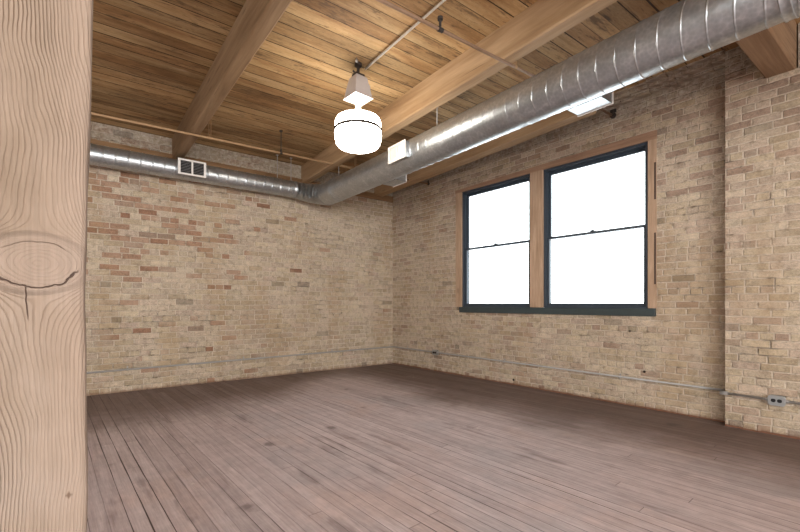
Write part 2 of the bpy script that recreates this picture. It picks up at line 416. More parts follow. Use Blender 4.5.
def hexa(bm, pts):             # eight corners ordered like box()
    vs = [bm.verts.new(p) for p in pts]
    for f in ((0, 1, 3, 2), (4, 6, 7, 5), (0, 4, 5, 1), (2, 3, 7, 6), (0, 2, 6, 4), (1, 5, 7, 3)):
        bm.faces.new([vs[i] for i in f])
def tube(bm, pts, r, seg=12, cap=True):
    pts = [Vector(p) for p in pts]; n = len(pts)
    rs = r if isinstance(r, (list, tuple)) else [r] * n
    rings = []; up = None
    for i, p in enumerate(pts):
        t = (pts[min(i + 1, n - 1)] - pts[max(i - 1, 0)]).normalized()
        if up is None:
            up = Vector((0, 0, 1)) if abs(t.z) < 0.9 else Vector((1, 0, 0))
        s = t.cross(up).normalized(); up = s.cross(t).normalized()
        rings.append([bm.verts.new(p + (s * math.cos(2 * math.pi * k / seg) + up * math.sin(2 * math.pi * k / seg)) * rs[i]) for k in range(seg)])
    for a, b in zip(rings, rings[1:]):
        for k in range(seg):
            bm.faces.new((a[k], a[(k + 1) % seg], b[(k + 1) % seg], b[k]))
    if cap:
        bm.faces.new(rings[0]); bm.faces.new(rings[-1][::-1])
def lathe(bm, prof, seg=40, c=(0, 0, 0)):
    rings = []
    for r, z in prof:
        if r < 1e-5: rings.append([bm.verts.new((c[0], c[1], c[2] + z))])
        else: rings.append([bm.verts.new((c[0] + r * math.cos(2 * math.pi * k / seg), c[1] + r * math.sin(2 * math.pi * k / seg), c[2] + z)) for k in range(seg)])
    for a, b in zip(rings, rings[1:]):
        for k in range(seg):
            k2 = (k + 1) % seg
            if len(a) == 1 and len(b) == 1: continue
            if len(a) == 1: bm.faces.new((a[0], b[k2], b[k]))
            elif len(b) == 1: bm.faces.new((a[k], a[k2], b[0]))
            else: bm.faces.new((a[k], a[k2], b[k2], b[k]))
def arc(p0, corner, p1, n=6, r=0.05):
    """points of a rounded corner"""
    p0, c, p1 = Vector(p0), Vector(corner), Vector(p1)
    a = c + (p0 - c).normalized() * r; b = c + (p1 - c).normalized() * r
    return [a.lerp(c, t).lerp(c.lerp(b, t), t) for t in [i / n for i in range(n + 1)]]
def empty(name, loc, label=None, cat=None, group=None, kind=None, mw=None):
    o = bpy.data.objects.new(name, None); COL.objects.link(o); o.empty_display_size = 0.1
    o.location = loc
    if mw is not None: o.matrix_world = mw
    return tag(o, label, cat, group, kind)
def tag(o, label=None, cat=None, group=None, kind=None):
    if label: o['label'] = label
    if cat: o['category'] = cat
    if group: o['group'] = group
    if kind: o['kind'] = kind
    return o

# ------------------------------------------------------------------ the room
XL, YF = -4.2, -4.6            # far sides of the loft behind the camera
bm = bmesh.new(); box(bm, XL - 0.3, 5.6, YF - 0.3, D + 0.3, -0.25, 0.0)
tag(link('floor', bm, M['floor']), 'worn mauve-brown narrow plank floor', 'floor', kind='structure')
bm = bmesh.new()
pts = []
for xx in (XL - 0.3, 5.6):
    for yy in (YF - 0.3, D + 0.3):
        for dz in (0, 0.25): pts.append((xx, yy, ceil_z(yy) + dz))
hexa(bm, pts)
tag(link('ceiling', bm, M['ceil']), 'old warm brown wooden plank ceiling', 'ceiling', kind='structure')
bm = bmesh.new(); box(bm, XL - 0.3, 5.4, D, D + 0.3, -0.2, 3.8)
tag(link('wall_back', bm, M['back']), 'buff and red brick wall behind the small duct', 'wall', kind='structure')
# window wall, in its own frame
OY0, OY1, OZ0, OZ1 = -4.55, -1.66, 1.05, 2.985
bm = bmesh.new()
box(bm, 0, 0.3, OY1, 0.35, -0.2, 3.8)
box(bm, 0, 0.3, OY0, OY1, -0.2, OZ0)
box(bm, 0, 0.3, OY0, OY1, OZ1, 3.8)
box(bm, 0, 0.3, -11.5, OY0, -0.2, 3.8)
PY0, PY1, PX = -6.75, -5.20, -0.14
gy0, gy1 = -5.70, -5.475
box(bm, PX, 0, PY0, PY1, -0.2, 3.155)          # pilaster, with the girder's pocket at its top
box(bm, PX, 0, PY0, gy0, 3.155, 3.8)
box(bm, PX, 0, gy1, PY1, 3.155, 3.8)
tag(link('wall_right', bm, M['right'], mw=WM), 'buff brick wall with the pair of windows and a pilaster', 'wall', kind='structure')
bm = bmesh.new()
for y0, y1, z0, z1 in ((YF - .3, D, -0.2, 0.9), (YF - .3, D, 2.9, 3.9), (YF - .3, -3.9, .9, 2.9), (-2.0, -0.9, .9, 2.9), (1.0, D, .9, 2.9)):
    box(bm, XL - 0.3, XL, y0, y1, z0, z1)
tag(link('wall_left', bm, M['back']), 'brick wall on the far left side of the loft', 'wall', kind='structure')
bm = bmesh.new()
for x0, x1, z0, z1 in ((XL, 5.6, -0.2, 0.9), (XL, 5.6, 2.9, 3.9), (XL, -3.6, .9, 2.9), (-1.2, -0.2, .9, 2.9), (2.2, 5.6, .9, 2.9)):
    box(bm, x0, x1, YF - 0.3, YF, z0, z1)
tag(link('wall_front', bm, M['back']), 'brick wall behind the viewer with daylight openings', 'wall', kind='structure')
# narrow strip of red dirt and mortar where floor meets wall
bm = bmesh.new(); rnd = random.Random(3)
x = 0.0
while x < 5.2:
    l = rnd.uniform(0.05, 0.14); wv = rnd.uniform(0.006, 0.020); hv = rnd.uniform(0.006, 0.018)
    box(bm, -wv, 0.01, -x - l, -x, 0, hv); x += l
for k in range(12):
    l = 0.13; wv = rnd.uniform(0.006, 0.02); box(bm, PX - wv, PX + .01, PY1 - l * (k + 1), PY1 - l * k, 0, rnd.uniform(0.006, 0.018))
M['dirt'] = plain('red_mortar_dirt', (0.20, 0.095, 0.06), 0.95, 0, 0.4)
tag(link('baseboard_right', bm, M['dirt'], mw=WM), 'thin red-brown mortar residue along the window wall', 'residue', kind='structure')

# ------------------------------------------------------------------ timbers
bm = bmesh.new()
n = 24
def post_sec(z):
    lean = 0.007 * min(max(z - 1.15, 0.0), 0.6) / 0.45
    xs = -0.0015 + lean + 0.0015 * math.sin(z * 9.0) + 0.0008 * math.sin(z * 31.0)
    xl, xr, y0, y1, b = -0.26, xs, 0.79, 1.05, 0.006
    return [(xl + b, y0), (xr - b, y0), (xr - b * .3, y0 + b * .3), (xr, y0 + b), (xr, y1 - b), (xr - b, y1), (xl + b, y1), (xl, y1 - b), (xl, y0 + b), (xl + b * .3, y0 + b * .3)]
rings = []
for i in range(81):
    z = 3.15 * i / 80
    rings.append([bm.verts.new((px + 0.125, py - 0.79, z)) for px, py in post_sec(z)])
for a, b in zip(rings, rings[1:]):
    for k in range(len(a)):
        bm.faces.new((a[k], a[(k + 1) % len(a)], b[(k + 1) % len(a)], b[k]))
bm.faces.new(rings[0]); bm.faces.new(rings[-1][::-1])
o = link('timber_post', bm, M['post']); o.location = (-0.125, 0.79, 0)
tag(o, 'thick pale weathered timber post with a big cracked knot, close to the viewer', 'post')

def beam(x_far, x_near, w, zf, zn, label, wn=None, y_near=1.0, mat='beam'):
    y_far = D
    bm = bmesh.new(); wn = wn or w
    N = 16; rr = random.Random(int(x_far * 100)); prev = None; rings = []
    for i in range(N + 1):
        t = i / N; y = y_far + (y_near - y_far) * t
        xl = x_far + (x_near - x_far) * t + rr.uniform(-.002, .002)
        ww = w + (wn - w) * t; zb = zf + (zn - zf) * t + rr.uniform(-.002, .002); zt = ceil_z(y) + 0.002; c = 0.012
        rings.append([bm.verts.new(p) for p in ((xl, y, zt), (xl, y, zb + c), (xl + c, y, zb), (xl + ww - c, y, zb), (xl + ww, y, zb + c), (xl + ww, y, zt))])
    for a, b in zip(rings, rings[1:]):
        for k in range(6): bm.faces.new((a[k], a[(k + 1) % 6], b[(k + 1) % 6], b[k]))
    bm.faces.new(rings[0]); bm.faces.new(rings[-1][::-1])
    return tag(link('ceiling_beam', bm, M[mat]), label, 'beam', 'timber ceiling beams')
beam(0.935, 1.01, 0.118, 3.125, 3.215, 'shade-darkened brown ceiling beam over the twin-grille vent on the small duct', mat='beam_shaded')
beam(2.83, 2.80, 0.135, 3.150, 3.250, 'honey-brown ceiling beam beside the glowing globe lamp, running along the large duct')
beam(4.28, 4.30, 0.17, 3.165, 3.235, 'reddish-brown ceiling beam nearest the window wall, half hidden behind the large duct', y_near=2.35)
bm = bmesh.new(); rr = random.Random(9); yy = -3.7
while yy > -5.2:      # rough bedding mortar and broken brick oversailing at the top of the wall
    l = min(rr.uniform(0.06, 0.2), yy + 5.2)
    for k_ in range(3):
        zz_ = 3.43 + .035 * k_
        box(bm, -0.06 - .055 * k_ - rr.uniform(0, .03), 0.0, yy - l, yy, zz_ + rr.uniform(-.01, .01), 3.53)
    yy -= l
    if yy + 5.2 < 0.01: break
o = link('trim_4', bm, M['right'], mw=WM, bevel=0.008)
tag(o, 'rough mortar and broken brick at the top of the window wall, next to the pilaster', 'trim', kind='structure')
bm = bmesh.new()
c = 0.012; y0, y1 = 0.79, 0.995
sec = [(y0, ceil_z(y0)), (y0, 3.15 + c), (y0 + c, 3.15), (y1 - c, 3.15), (y1, 3.15 + c), (y1, ceil_z(y1))]
ra = [bm.verts.new((-4.15, a, b)) for a, b in sec]; rb = [bm.verts.new((4.93, a, b)) for a, b in sec]
for k in range(6): bm.faces.new((ra[k], ra[(k + 1) % 6], rb[(k + 1) % 6], rb[k]))
bm.faces.new(ra); bm.faces.new(rb[::-1])
tag(link('girder_beam', bm, M['girder']), 'brown timber girder whose end rests in the brick pilaster, above the large duct', 'beam')
bm = bmesh.new()
xx = -4.1; rr = random.Random(5)
while xx < 4.7:
    l = min(rr.uniform(1.2, 2.2), 4.7 - xx); d_ = rr.uniform(0.03, 0.05)
    box(bm, xx + .002, xx + l - .002, D - d_, D, 3.095 + rr.uniform(-.006, .006), 3.205); xx += l
    if 4.7 - xx < 0.05: break
tag(link('trim_1', bm, M['ledger'], bevel=0.004), 'dark timber ledger set on top of the brick back wall', 'trim', kind='structure')

# ------------------------------------------------------------------ window group (local frame of the window wall)
def wpart(name, bm, mat, parent, bevel=0.003, smooth=False):
    return link(name, bm, mat, parent, bevel=bevel, smooth=smooth)
trim = empty('trim_2', (0, 0, 0), 'bare brown timber casing around both windows', 'trim', kind='structure', mw=WM)
bm = bmesh.new(); hexa(bm, [(x_, y_, z_) for x_ in (-.006, .16) for y_, zt_ in ((-4.578, 3.030), (-1.635, 2.985)) for z_ in (2.935, zt_)]); wpart('head_casing', bm, M['head'], trim)
bm = bmesh.new(); box(bm, -0.008, 0.16, -1.775, -1.645, 1.10, 2.935); wpart('side_casing', bm, M['case'], trim)
bm = bmesh.new(); box(bm, -0.008, 0.16, -4.574, -4.487, 1.10, 2.935); wpart('side_casing', bm, M['case'], trim)
bm = bmesh.new(); box(bm, -0.012, 0.16, -3.215, -3.022, 1.10, 2.935); wpart('mullion', bm, M['case'], trim)
for z0, z1 in ((2.28, 2.68), (1.36, 1.92)):
    bm = bmesh.new(); box(bm, -0.0095, 0.0, -4.570, -4.550, z0, z1)
    o = wpart('recess_shade_strip', bm, M['recess_shade'], trim, 0); o['label'] = 'dark strip painting in a shaded recess on the right casing'
bm = bmesh.new()
box(bm, -0.035, 0.20, -4.568, -1.745, 1.012, 1.098)
tag(link('trim_3', bm, M['sill'], mw=WM, bevel=0.005), 'dark slate painted sill under both windows', 'sill', kind='structure')
def ring(bm, x0, x1, y0, y1, z0, z1, t, tb=None, tt=None):
    tb = tb or t; tt = tt or t
    box(bm, x0, x1, y0, y1, z0, z0 + tb); box(bm, x0, x1, y0, y1, z1 - tt, z1)
    box(bm, x0, x1, y0, y0 + t, z0 + tb, z1 - tt); box(bm, x0, x1, y1 - t, y1, z0 + tb, z1 - tt)
def window(k, ya, yb, label):
    w = empty('window_%d' % k, (0, 0, 0), label, 'window', kind='structure', mw=WM)
    z0, z1 = 1.098, 2.935
    bm = bmesh.new(); ring(bm, 0.012, 0.15, ya, yb, z0, z1, 0.030, 0.020, 0.030)
    box(bm, 0.030, 0.036, ya + .03, ya + .042, z0 + .02, z1 - .03); box(bm, 0.030, 0.036, yb - .042, yb - .03, z0 + .02, z1 - .03)
    wpart('frame', bm, M['dark'], w, 0.003)
    a, b = ya + 0.030, yb - 0.030; zm = 2.018
    lo = bmesh.new(); ring(lo, 0.045, 0.080, a, b, z0 + .020, zm + .016, 0.030, 0.036, 0.030); ls = wpart('sash', lo, M['dark'], w, 0.003)
    up = bmesh.new(); ring(up, 0.085, 0.120, a, b, zm - .012, z1 - .030, 0.030, 0.030, 0.040); us = wpart('sash', up, M['dark'], w, 0.003)
    g = bmesh.new(); box(g, 0.060, 0.064, a + .028, b - .028, z0 + .05, zm - .01); wpart('pane', g, M['glass'], ls, 0)
    g = bmesh.new(); box(g, 0.100, 0.104, a + .028, b - .028, zm + .01, z1 - .068); wpart('pane', g, M['glass'], us, 0)
    g = bmesh.new(); ym = (ya + yb) / 2
    box(g, 0.046, 0.078, ym - .032, ym + .032, zm + .016, zm + .022)
    lathe(g, [(0, 0), (.014, 0), (.014, .012), (.009, .017), (0, .017)], 16, (0.062, ym, zm + .022)); box(g, 0.040, 0.062, ym + .003, ym + .028, zm + .024, zm + .032)
    wpart('sash_lock', g, M['dark'], ls, 0.001)
    return w
window(1, -3.022, -1.775, 'dark framed sash window nearer the room corner')
window(2, -4.487, -3.215, 'dark framed sash window nearer the brick pilaster')

# ------------------------------------------------------------------ ducts
def spiral(bm, L, r, pitch=0.13, seg=56, ridge=0.0028, wide=1.0):
    """spiral-seam pipe along local +y, from 0 to L"""
    offs = [(-0.004, 0.0), (0.0, 0.0), (0.003, ridge), (0.006, ridge), (0.009, 0.0), (0.013, 0.0), (0.07, 0.0)]
    offs = [(a_ * wide if a_ < .05 else a_, b_) for a_, b_ in offs]
    rows = []; k = -1
    while True:
        for o_, h in offs:
            rows.append((k * pitch + o_, h))
        k += 1
        if k * pitch > L + pitch: break
    per = len(offs); V = []
    for o_, h in rows:
        line = []
        for j in range(seg + 1):
            th = 2 * math.pi * j / seg
            yy = min(max(o_ + pitch * j / seg, 0.0), L)
            line.append((yy, th, h))
        V.append(line)
    vv = [[bm.verts.new(((r + h) * math.cos(th), yy, (r + h) * math.sin(th))) for yy, th, h in line] for line in V]
    for i in range(len(vv) - 1):
        for j in range(seg):
            ys = {round(V[a][b][0], 5) for a, b in ((i, j), (i, j + 1), (i + 1, j), (i + 1, j + 1))}
            if len(ys) < 2: continue
            bm.faces.new((vv[i][j], vv[i][j + 1], vv[i + 1][j + 1], vv[i + 1][j]))
    bmesh.ops.remove_doubles(bm, verts=bm.verts[:], dist=0.0004)
    dead = [v for v in bm.verts if not v.link_faces]
    bmesh.ops.delete(bm, geom=dead, context='VERTS')
def collar(bm, y, r, w=0.05):
    prof = [(r - .002, -w / 2), (r + .006, -w / 2), (r + .006, -w / 2 + .006), (r + .003, -w / 2 + .009), (r + .003, w / 2 - .009), (r + .006, w / 2 - .006), (r + .006, w / 2), (r - .002, w / 2)]
    seg = 56; rings = []
    for rad, dy in prof:
        rings.append([bm.verts.new((rad * math.cos(2 * math.pi * k / seg), y + dy, rad * math.sin(2 * math.pi * k / seg))) for k in range(seg)])
    for a, b in zip(rings, rings[1:]):
        for k in range(seg): bm.faces.new((a[k], a[(k + 1) % seg], b[(k + 1) % seg], b[k]))
def register(parent, loc, rz, wd, ht, depth, label, lv='louver'):
    """supply vent; face looks along local -y before rotation, local x = width"""
    mw = Matrix.Translation(loc) @ Matrix.Rotation(rz, 4, 'Z')
    bm = bmesh.new()
    ring_t = 0.022
    def b(x0, x1, y0, y1, z0, z1): box(bm, x0, x1, y0, y1, z0, z1)
    w2, h2 = wd / 2, ht / 2
    b(-w2, w2, -.012, 0, h2 - ring_t, h2); b(-w2, w2, -.012, 0, -h2, -h2 + ring_t)
    b(-w2, -w2 + ring_t + .008, -.012, 0, -h2 + ring_t, h2 - ring_t); b(w2 - ring_t - .008, w2, -.012, 0, -h2 + ring_t, h2 - ring_t)
    b(-.011, .011, -.012, 0, -h2 + ring_t, h2 - ring_t)
    r_ = link('register', bm, M['reg'], parent, bevel=0.002); r_.matrix_world = mw
    r_['label'] = label
    bm = bmesh.new()
    s = 0.008
    box(bm, -w2 + s, w2 - s, 0.0, depth, h2 - s - .003, h2 - s); box(bm, -w2 + s, w2 - s, 0.0, depth, -h2 + s, -h2 + s + .003)
    box(bm, -w2 + s, -w2 + s + .003, 0.0, depth, -h2 + s, h2 - s); box(bm, w2 - s - .003, w2 - s, 0.0, depth, -h2 + s, h2 - s)
    link('boot', bm, M['duct'], r_, bevel=0)
    bm = bmesh.new(); box(bm, -w2 + .012, w2 - .012, 0.030, 0.034, -h2 + .012, h2 - .012); bm.free()
    bm = bmesh.new(); yp = .0085 if lv == 'reg2' else .030
    box(bm, -w2 + .012, w2 - .012, yp, yp + .003, -h2 + .012, h2 - .012); link('shadow_plate', bm, M['void'] if lv == 'louver' else M[lv], r_)
    for sx in (-1, 1):
        bm = bmesh.new(); xa, xb = (.011, w2 - ring_t - .008) if sx > 0 else (-w2 + ring_t + .008, -.011)
        nl = 8
        for i in range(nl):
            zc = -h2 + ring_t + (ht - 2 * ring_t) * (i + .5) / nl
            hexa(bm, [(x_, y_, zc + dz_) for x_ in (xa, xb) for (y_, dzs) in ((-.006, (-.007, -.0055)), (.010, (.003, .0045))) for dz_ in dzs])
        link('louver', bm, M[lv], r_)
    return r_
# large duct
LX, LZ, LR = 3.00, 2.862, 0.172
big = empty('large_spiral_duct', (LX, -3.0, LZ), 'large shiny galvanised spiral duct running diagonally under the ceiling beside the window wall', 'duct')
bm = bmesh.new(); spiral(bm, 8.850, LR, 0.13); o = link('pipe', bm, M['duct'], big, smooth=True)
for yy in (3.52,):
    bm = bmesh.new(); collar(bm, yy, LR + .0035); link('collar', bm, M['duct'], big, smooth=True)
r = math.radians
register(big, (-0.190 - 0.02, 6.76, -0.005), r(-90), 0.325, 0.192, 0.055, 'white vent on the near side of the large duct, facing the globe lamp', 'reg2')
register(big, (0.325, 4.76, -0.025), r(90), 0.30, 0.20, 0.165, 'white vent on the window side of the large duct, nearer the pilaster')
register(big, (0.325, 7.43, -0.025), r(90), 0.30, 0.20, 0.165, 'white vent on the window side of the large duct, nearer the corner')
def rod(parent, x, y, z0, z1, off=(0, 0)):
    bm = bmesh.new(); tube(bm, [(x, y, z0), (x, y, z1)], 0.005, 8); box(bm, x - .018, x + .018, y - .018, y + .018, z1 - .006, z1)
    o = link('hanger_rod', bm, M['emt'], parent, smooth=False); o.matrix_parent_inverse = parent.matrix_world.inverted(); return o
bpy.context.view_layer.update()
def strap(parent, x, y, zc, rad, axis='y'):
    bm = bmesh.new(); seg = 40
    rg = []
    for d_, rr_ in ((-.012, rad), (-.012, rad + .003), (.012, rad + .003), (.012, rad)):
        rg.append([bm.verts.new((x + rr_ * math.cos(2 * math.pi * k / seg), y + d_, zc + rr_ * math.sin(2 * math.pi * k / seg)) if axis == 'y' else
                   (x + d_, y + rr_ * math.cos(2 * math.pi * k / seg), zc + rr_ * math.sin(2 * math.pi * k / seg))) for k in range(seg)])
    for a, b in ((0, 1), (1, 2), (2, 3), (3, 0)):
        for k in range(seg): bm.faces.new((rg[a][k], rg[a][(k + 1) % seg], rg[b][(k + 1) % seg], rg[b][k]))
    o = link('hanger_strap', bm, M['duct'], parent, smooth=False); o.matrix_parent_inverse = parent.matrix_world.inverted()
for yy in (5.50, 0.30, -2.2):
    rod(big, LX, yy, LZ + LR + .004, ceil_z(yy)); strap(big, LX, yy, LZ, LR + .004)
# rod that comes off beam side
bm = bmesh.new(); yy = 3.27
tube(bm, [(2.955, yy, LZ + LR * .96), (2.955, yy, 3.235)], 0.005, 8); box(bm, 2.930, 2.965, yy - .015, yy + .015, 3.225, 3.24)
o = link('hanger_rod', bm, M['emt'], big); o.matrix_parent_inverse = big.matrix_world.inverted()
# small duct
SZ, SR, SY = 2.95, 0.124, 6.235
small = empty('small_spiral_duct', (-3.5, SY, SZ), 'small shiny spiral duct running along the back brick wall into the large duct', 'duct')
bpy.context.view_layer.update()
bm = bmesh.new(); spiral(bm, 6.10, SR, 0.13, 44, 0.0050, 1.7)
bmesh.ops.transform(bm, matrix=Matrix.Rotation(-math.pi / 2, 4, 'Z'), verts=bm.verts[:])
link('pipe', bm, M['duct'], small, smooth=True)
def small_world(name, bm, mat, smooth=True):
    o = link(name, bm, mat, small, smooth=smooth); o.matrix_parent_inverse = small.matrix_world.inverted(); return o
# gored elbow into the large duct
bm = bmesh.new(); pts = []; rs = []
cx_, cy_ = 2.62, 5.87; RA = 0.37
NG = 5
pts.append((2.55, SY, SZ)); rs.append(SR + .004)
for g_ in range(NG + 1):
    a = math.pi / 2 * g_ / NG
    f = g_ / NG
    p = (cx_ + (LX - cx_) * math.sin(a), cy_ + (SY - cy_) * math.cos(a), SZ + (LZ - SZ) * f)
    rad = SR + (LR - SR) * f * 0.9
    d_ = Vector((math.cos(a), -math.sin(a), 0)) * 0.006
    for s_, h in ((-1, 0.0), (-.5, .005), (.5, .005), (1, 0.0)):
        pts.append(tuple(Vector(p) + d_ * s_)); rs.append(rad + .003 + h)
pts.append((LX, cy_ - .018, LZ)); rs.append(LR + .003)
tube(bm, pts, rs, 44, cap=False)
small_world('elbow', bm, M['duct'])
for xx in (2.555, 0.10, 2.335):
    if xx == 0.10: continue
    rod(small, xx, SY, SZ + SR, ceil_z(SY))
for xx in (2.555,):
    strap(small, xx, SY, SZ, SR + .003, 'x')
register(small, (0, 0, 0), 0, 0.340, 0.205, 0.06, 'white twin-grille vent on the small duct').matrix_world = Matrix.Translation((1.112, 6.055, 2.948))

# ------------------------------------------------------------------ pipes, conduits
def wobj(name, bm, mat, parent, smooth=True):
    bpy.context.view_layer.update()
    o = link(name, bm, mat, parent, smooth=smooth); o.matrix_parent_inverse = parent.matrix_world.inverted(); return o
def pipe_run(name, A, B, rad, mat, label, hangers, tA):
    A, B = Vector(A), Vector(B); d_ = B - A
    P = empty(name, tuple(B), label, 'pipe', 'sprinkler pipes under the ceiling')
    bm = bmesh.new(); tube(bm, [A + d_ * tA, B], rad, 14); wobj('pipe', bm, mat, P)
    bm = bmesh.new()
    u = d_.normalized(); tube(bm, [B - u * .045, B - u * .012], rad * 1.6, 14); tube(bm, [B - u * .012, B + u * .004], rad * 2.6, 14)
    tube(bm, [B - u * .03 + Vector((0, 0, .055)), B - u * .03 - Vector((0, 0, .02))], .010, 8)
    box(bm, B.x - .012, B.x + .012, B.y - .03, B.y + .03, B.z + .035, B.z + .07)
    wobj('wall_bracket', bm, M['iron'], P, False)
    for xh, kind in hangers:
        p = A + d_ * ((xh - A.x) / d_.x)
        bm = bmesh.new(); zc = ceil_z(p.y)
        if kind == 'clamp':
            tube(bm, [p - u * .022, p + u * .022], rad + .005, 14)
            tube(bm, [(p.x, p.y, p.z + rad), (p.x, p.y, p.z + .075)], .009, 8)
            tube(bm, [(p.x, p.y, p.z + .070), (p.x, p.y, p.z + .092)], .020, 10)
        elif kind == 'clevis':
            tube(bm, [(p.x, p.y, p.z + rad), (p.x, p.y, zc)], .006, 8)
            tube(bm, [(p.x, p.y, zc - .012), (p.x, p.y, zc)], .022, 10)
            tube(bm, [(p.x, p.y, p.z + rad + .002), (p.x, p.y, p.z + rad + .035)], .012, 10)
            tube(bm, [p - u * .016, p + u * .016], rad + .004, 14)
        else:
            for s_ in (-1, 1):
                box(bm, p.x + s_ * .012 - .002, p.x + s_ * .012 + .002, p.y - .008, p.y + .008, p.z, zc)
            tube(bm, [p - u * .014, p + u * .014], rad + .003, 14)
        wobj('pipe_hanger', bm, M['iron'] if kind != 'strap' else M['pipe'], P, False)
    return P
pipe_run('sprinkler_pipe', (0.0, 5.285, 1.945 + CH), (4.765, 5.47, 2.085 + CH), 0.0135, M['pipe'],
         'tan horizontal pipe running near the back wall, passing below two ceiling beams', [(1.17, 'strap'), (2.06, 'clevis'), (3.23, 'strap')], -0.6)
pipe_run('sprinkler_pipe', (1.511, 2.198, 1.945 + CH), (4.88, 2.36, 2.185 + CH), 0.0125, M['pipe2'],
         'dull brown pipe crossing the top of the frame, its far end above the window', [(2.04, 'clamp'), (2.96, 'strap')], -0.7)
# bright ceiling conduit to the lamp
cond = empty('ceiling_conduit', (2.19, 3.44, 3.46), 'thin bright metal conduit running across the ceiling planks to the globe lamp', 'conduit')
bm = bmesh.new(); tube(bm, [(2.18, 3.46, 3.455), (2.19, -2.0, ceil_z(-2.0) - .03)], 0.0105, 12); wobj('tube', bm, M['shiny'], cond)
for yy in (2.05,):
    bm = bmesh.new(); zc = ceil_z(yy); box(bm, 2.15, 2.23, yy - .01, yy + .01, zc - .044, zc - .001); wobj('strap', bm, M['emt'], cond, False)

# low conduit round the walls
wl = lambda y, z, x=-0.020: tuple(WM @ Vector((x, y, z)))
low = empty('wall_conduit', (2.0, D - .02, 0.0), 'grey metal conduit running low around the brick walls through the corner', 'conduit')
cor = Vector(wl(-0.022, 0.325))
p0 = Vector((-4.0, D - .02, 0.258)); pend = Vector(wl(-5.172, 0.312))
pts = [p0] + arc(p0, cor, pend, 8, 0.10) + [pend]
bm = bmesh.new(); tube(bm, pts, 0.0115, 12)
q = [0, 0, 0, Vector(wl(-5.20, .311, PX - .020)), Vector(wl(-7.6, .300, PX - .020))]
tube(bm, [q[3], q[4]], 0.0115, 12)
wobj('tube', bm, M['emt'], low)
bm = bmesh.new(); box(bm, PX - .036, -.002, -5.199, -5.165, .296, .328); box(bm, PX - .036, PX - .002, -5.225, -5.165, .296, .328)
o = wobj('corner_fitting', bm, M['emt'], low, False); o.matrix_parent_inverse = low.matrix_world.inverted() ; o.matrix_basis = WM
def wall_strap(M4):
    bm = bmesh.new(); tube(bm, [(-.020, -.009, 0), (-.020, .009, 0)], .0145, 12); box(bm, -.004, .0, -.009, .009, .010, .042)
    bm.transform(M4) if False else bmesh.ops.transform(bm, matrix=M4, verts=bm.verts[:])
    wobj('strap', bm, M['emt'], low, False)
for yy in (-0.45, -2.6, -4.2):
    wall_strap(WM @ Matrix.Translation((0, yy, .325 + .023 * yy / 5.17)))
for xx in (0.42, 1.9, 3.4):
    wall_strap(Matrix.Translation((xx, D, 0.258 + (.325 - .258) * (xx + 4) / 8.74)) @ Matrix.Rotation(math.pi / 2, 4, 'Z'))

def outlet(yc, zc, xf, label):
    P = empty('outlet_box', (0, 0, 0), label, 'outlet', 'surface outlet boxes on the conduit', mw=WM @ Matrix.Translation((xf, yc, zc)))
    def rrect(bm, x0, x1, w, h, rad, n=5):
        o_ = []
        for cx2, cy2, a0 in ((w / 2 - rad, h / 2 - rad, 0), (-w / 2 + rad, h / 2 - rad, 90), (-w / 2 + rad, -h / 2 + rad, 180), (w / 2 - rad, -h / 2 + rad, 270)):
            for i in range(n + 1):
                a = math.radians(a0 + 90 * i / n); o_.append((cx2 + rad * math.cos(a), cy2 + rad * math.sin(a)))
        A_ = [bm.verts.new((x0, a, b)) for a, b in o_]; B_ = [bm.verts.new((x1, a, b)) for a, b in o_]
        k = len(o_)
        for i in range(k): bm.faces.new((A_[i], A_[(i + 1) % k], B_[(i + 1) % k], B_[i]))
        bm.faces.new(A_); bm.faces.new(B_[::-1])
    bm = bmesh.new(); rrect(bm, -.044, 0, .112, .084, .022); link('box', bm, M['box'], P, bevel=0.002)
    bm = bmesh.new(); rrect(bm, -.049, -.044, .118, .090, .024)
    for s_ in (-1, 1): tube(bm, [(-.052, 0.048 * s_, 0), (-.048, 0.048 * s_, 0)], .004, 8)
    cv = link('cover_plate', bm, M['box'], P, bevel=0.002)
    for s_ in (-1, 1):
        bm = bmesh.new(); rrect(bm, -.0535, -.048, .031, .030, .012); o = link('socket', bm, M['black'], cv)
        o.location = (0, .0205 * s_, 0)
    for s_ in (-1, 1):
        bm = bmesh.new(); tube(bm, [(-.020, .052 * s_, 0), (-.020, .075 * s_, 0)], .016, 12)
        link('connector', bm, M['emt'], P, smooth=False)
    return P
outlet(-5.568, .309, PX, 'metal outlet box with two black sockets on the pilaster conduit')
outlet(-1.20, .320, 0, 'small metal outlet box on the conduit near the room corner')

# ------------------------------------------------------------------ globe lamp
LXX, LYY = 2.105, 3.47
zc = ceil_z(LYY)
lamp = empty('pendant_lamp', (LXX, LYY, zc), 'glowing white drum-globe pendant lamp hanging from the plank ceiling', 'lamp')
def lpart(name, bm, mat, smooth=False, parent=None, bevel=0):
    return link(name, bm, mat, parent or lamp, smooth=smooth, bevel=bevel)
G = 2.765 - zc      # globe centre, relative
R_ = 0.226
prof = [(0.055, .196), (0.12, .195), (.180, .190), (.208, .176), (.220, .152), (.225, .11), (R_, .074)]
bm = bmesh.new(); lathe(bm, [(0, .196)] + prof, 56, (0, 0, G)); lathe(bm, [(R_, .060), (.2265, .02), (.223, -.022), (.213, -.058), (.194, -.084), (.156, -.100), (.09, -.108), (0, -.111)], 56, (0, 0, G))
gl = lpart('globe', bm, M['globe'], True)
bm = bmesh.new(); lathe(bm, [(R_ - .002, .080), (R_ + .007, .078), (R_ + .009, .067), (R_ + .007, .056), (R_ - .002, .054)], 56, (0, 0, G))
lpart('band', bm, M['band'], True, gl)
bm = bmesh.new(); lathe(bm, [(.050, .176), (.052, .200), (.044, .208), (.044, .240), (.034, .250), (.028, .275), (.028, .385)], 28, (0, 0, G))
lpart('neck', bm, M['porc'], True)
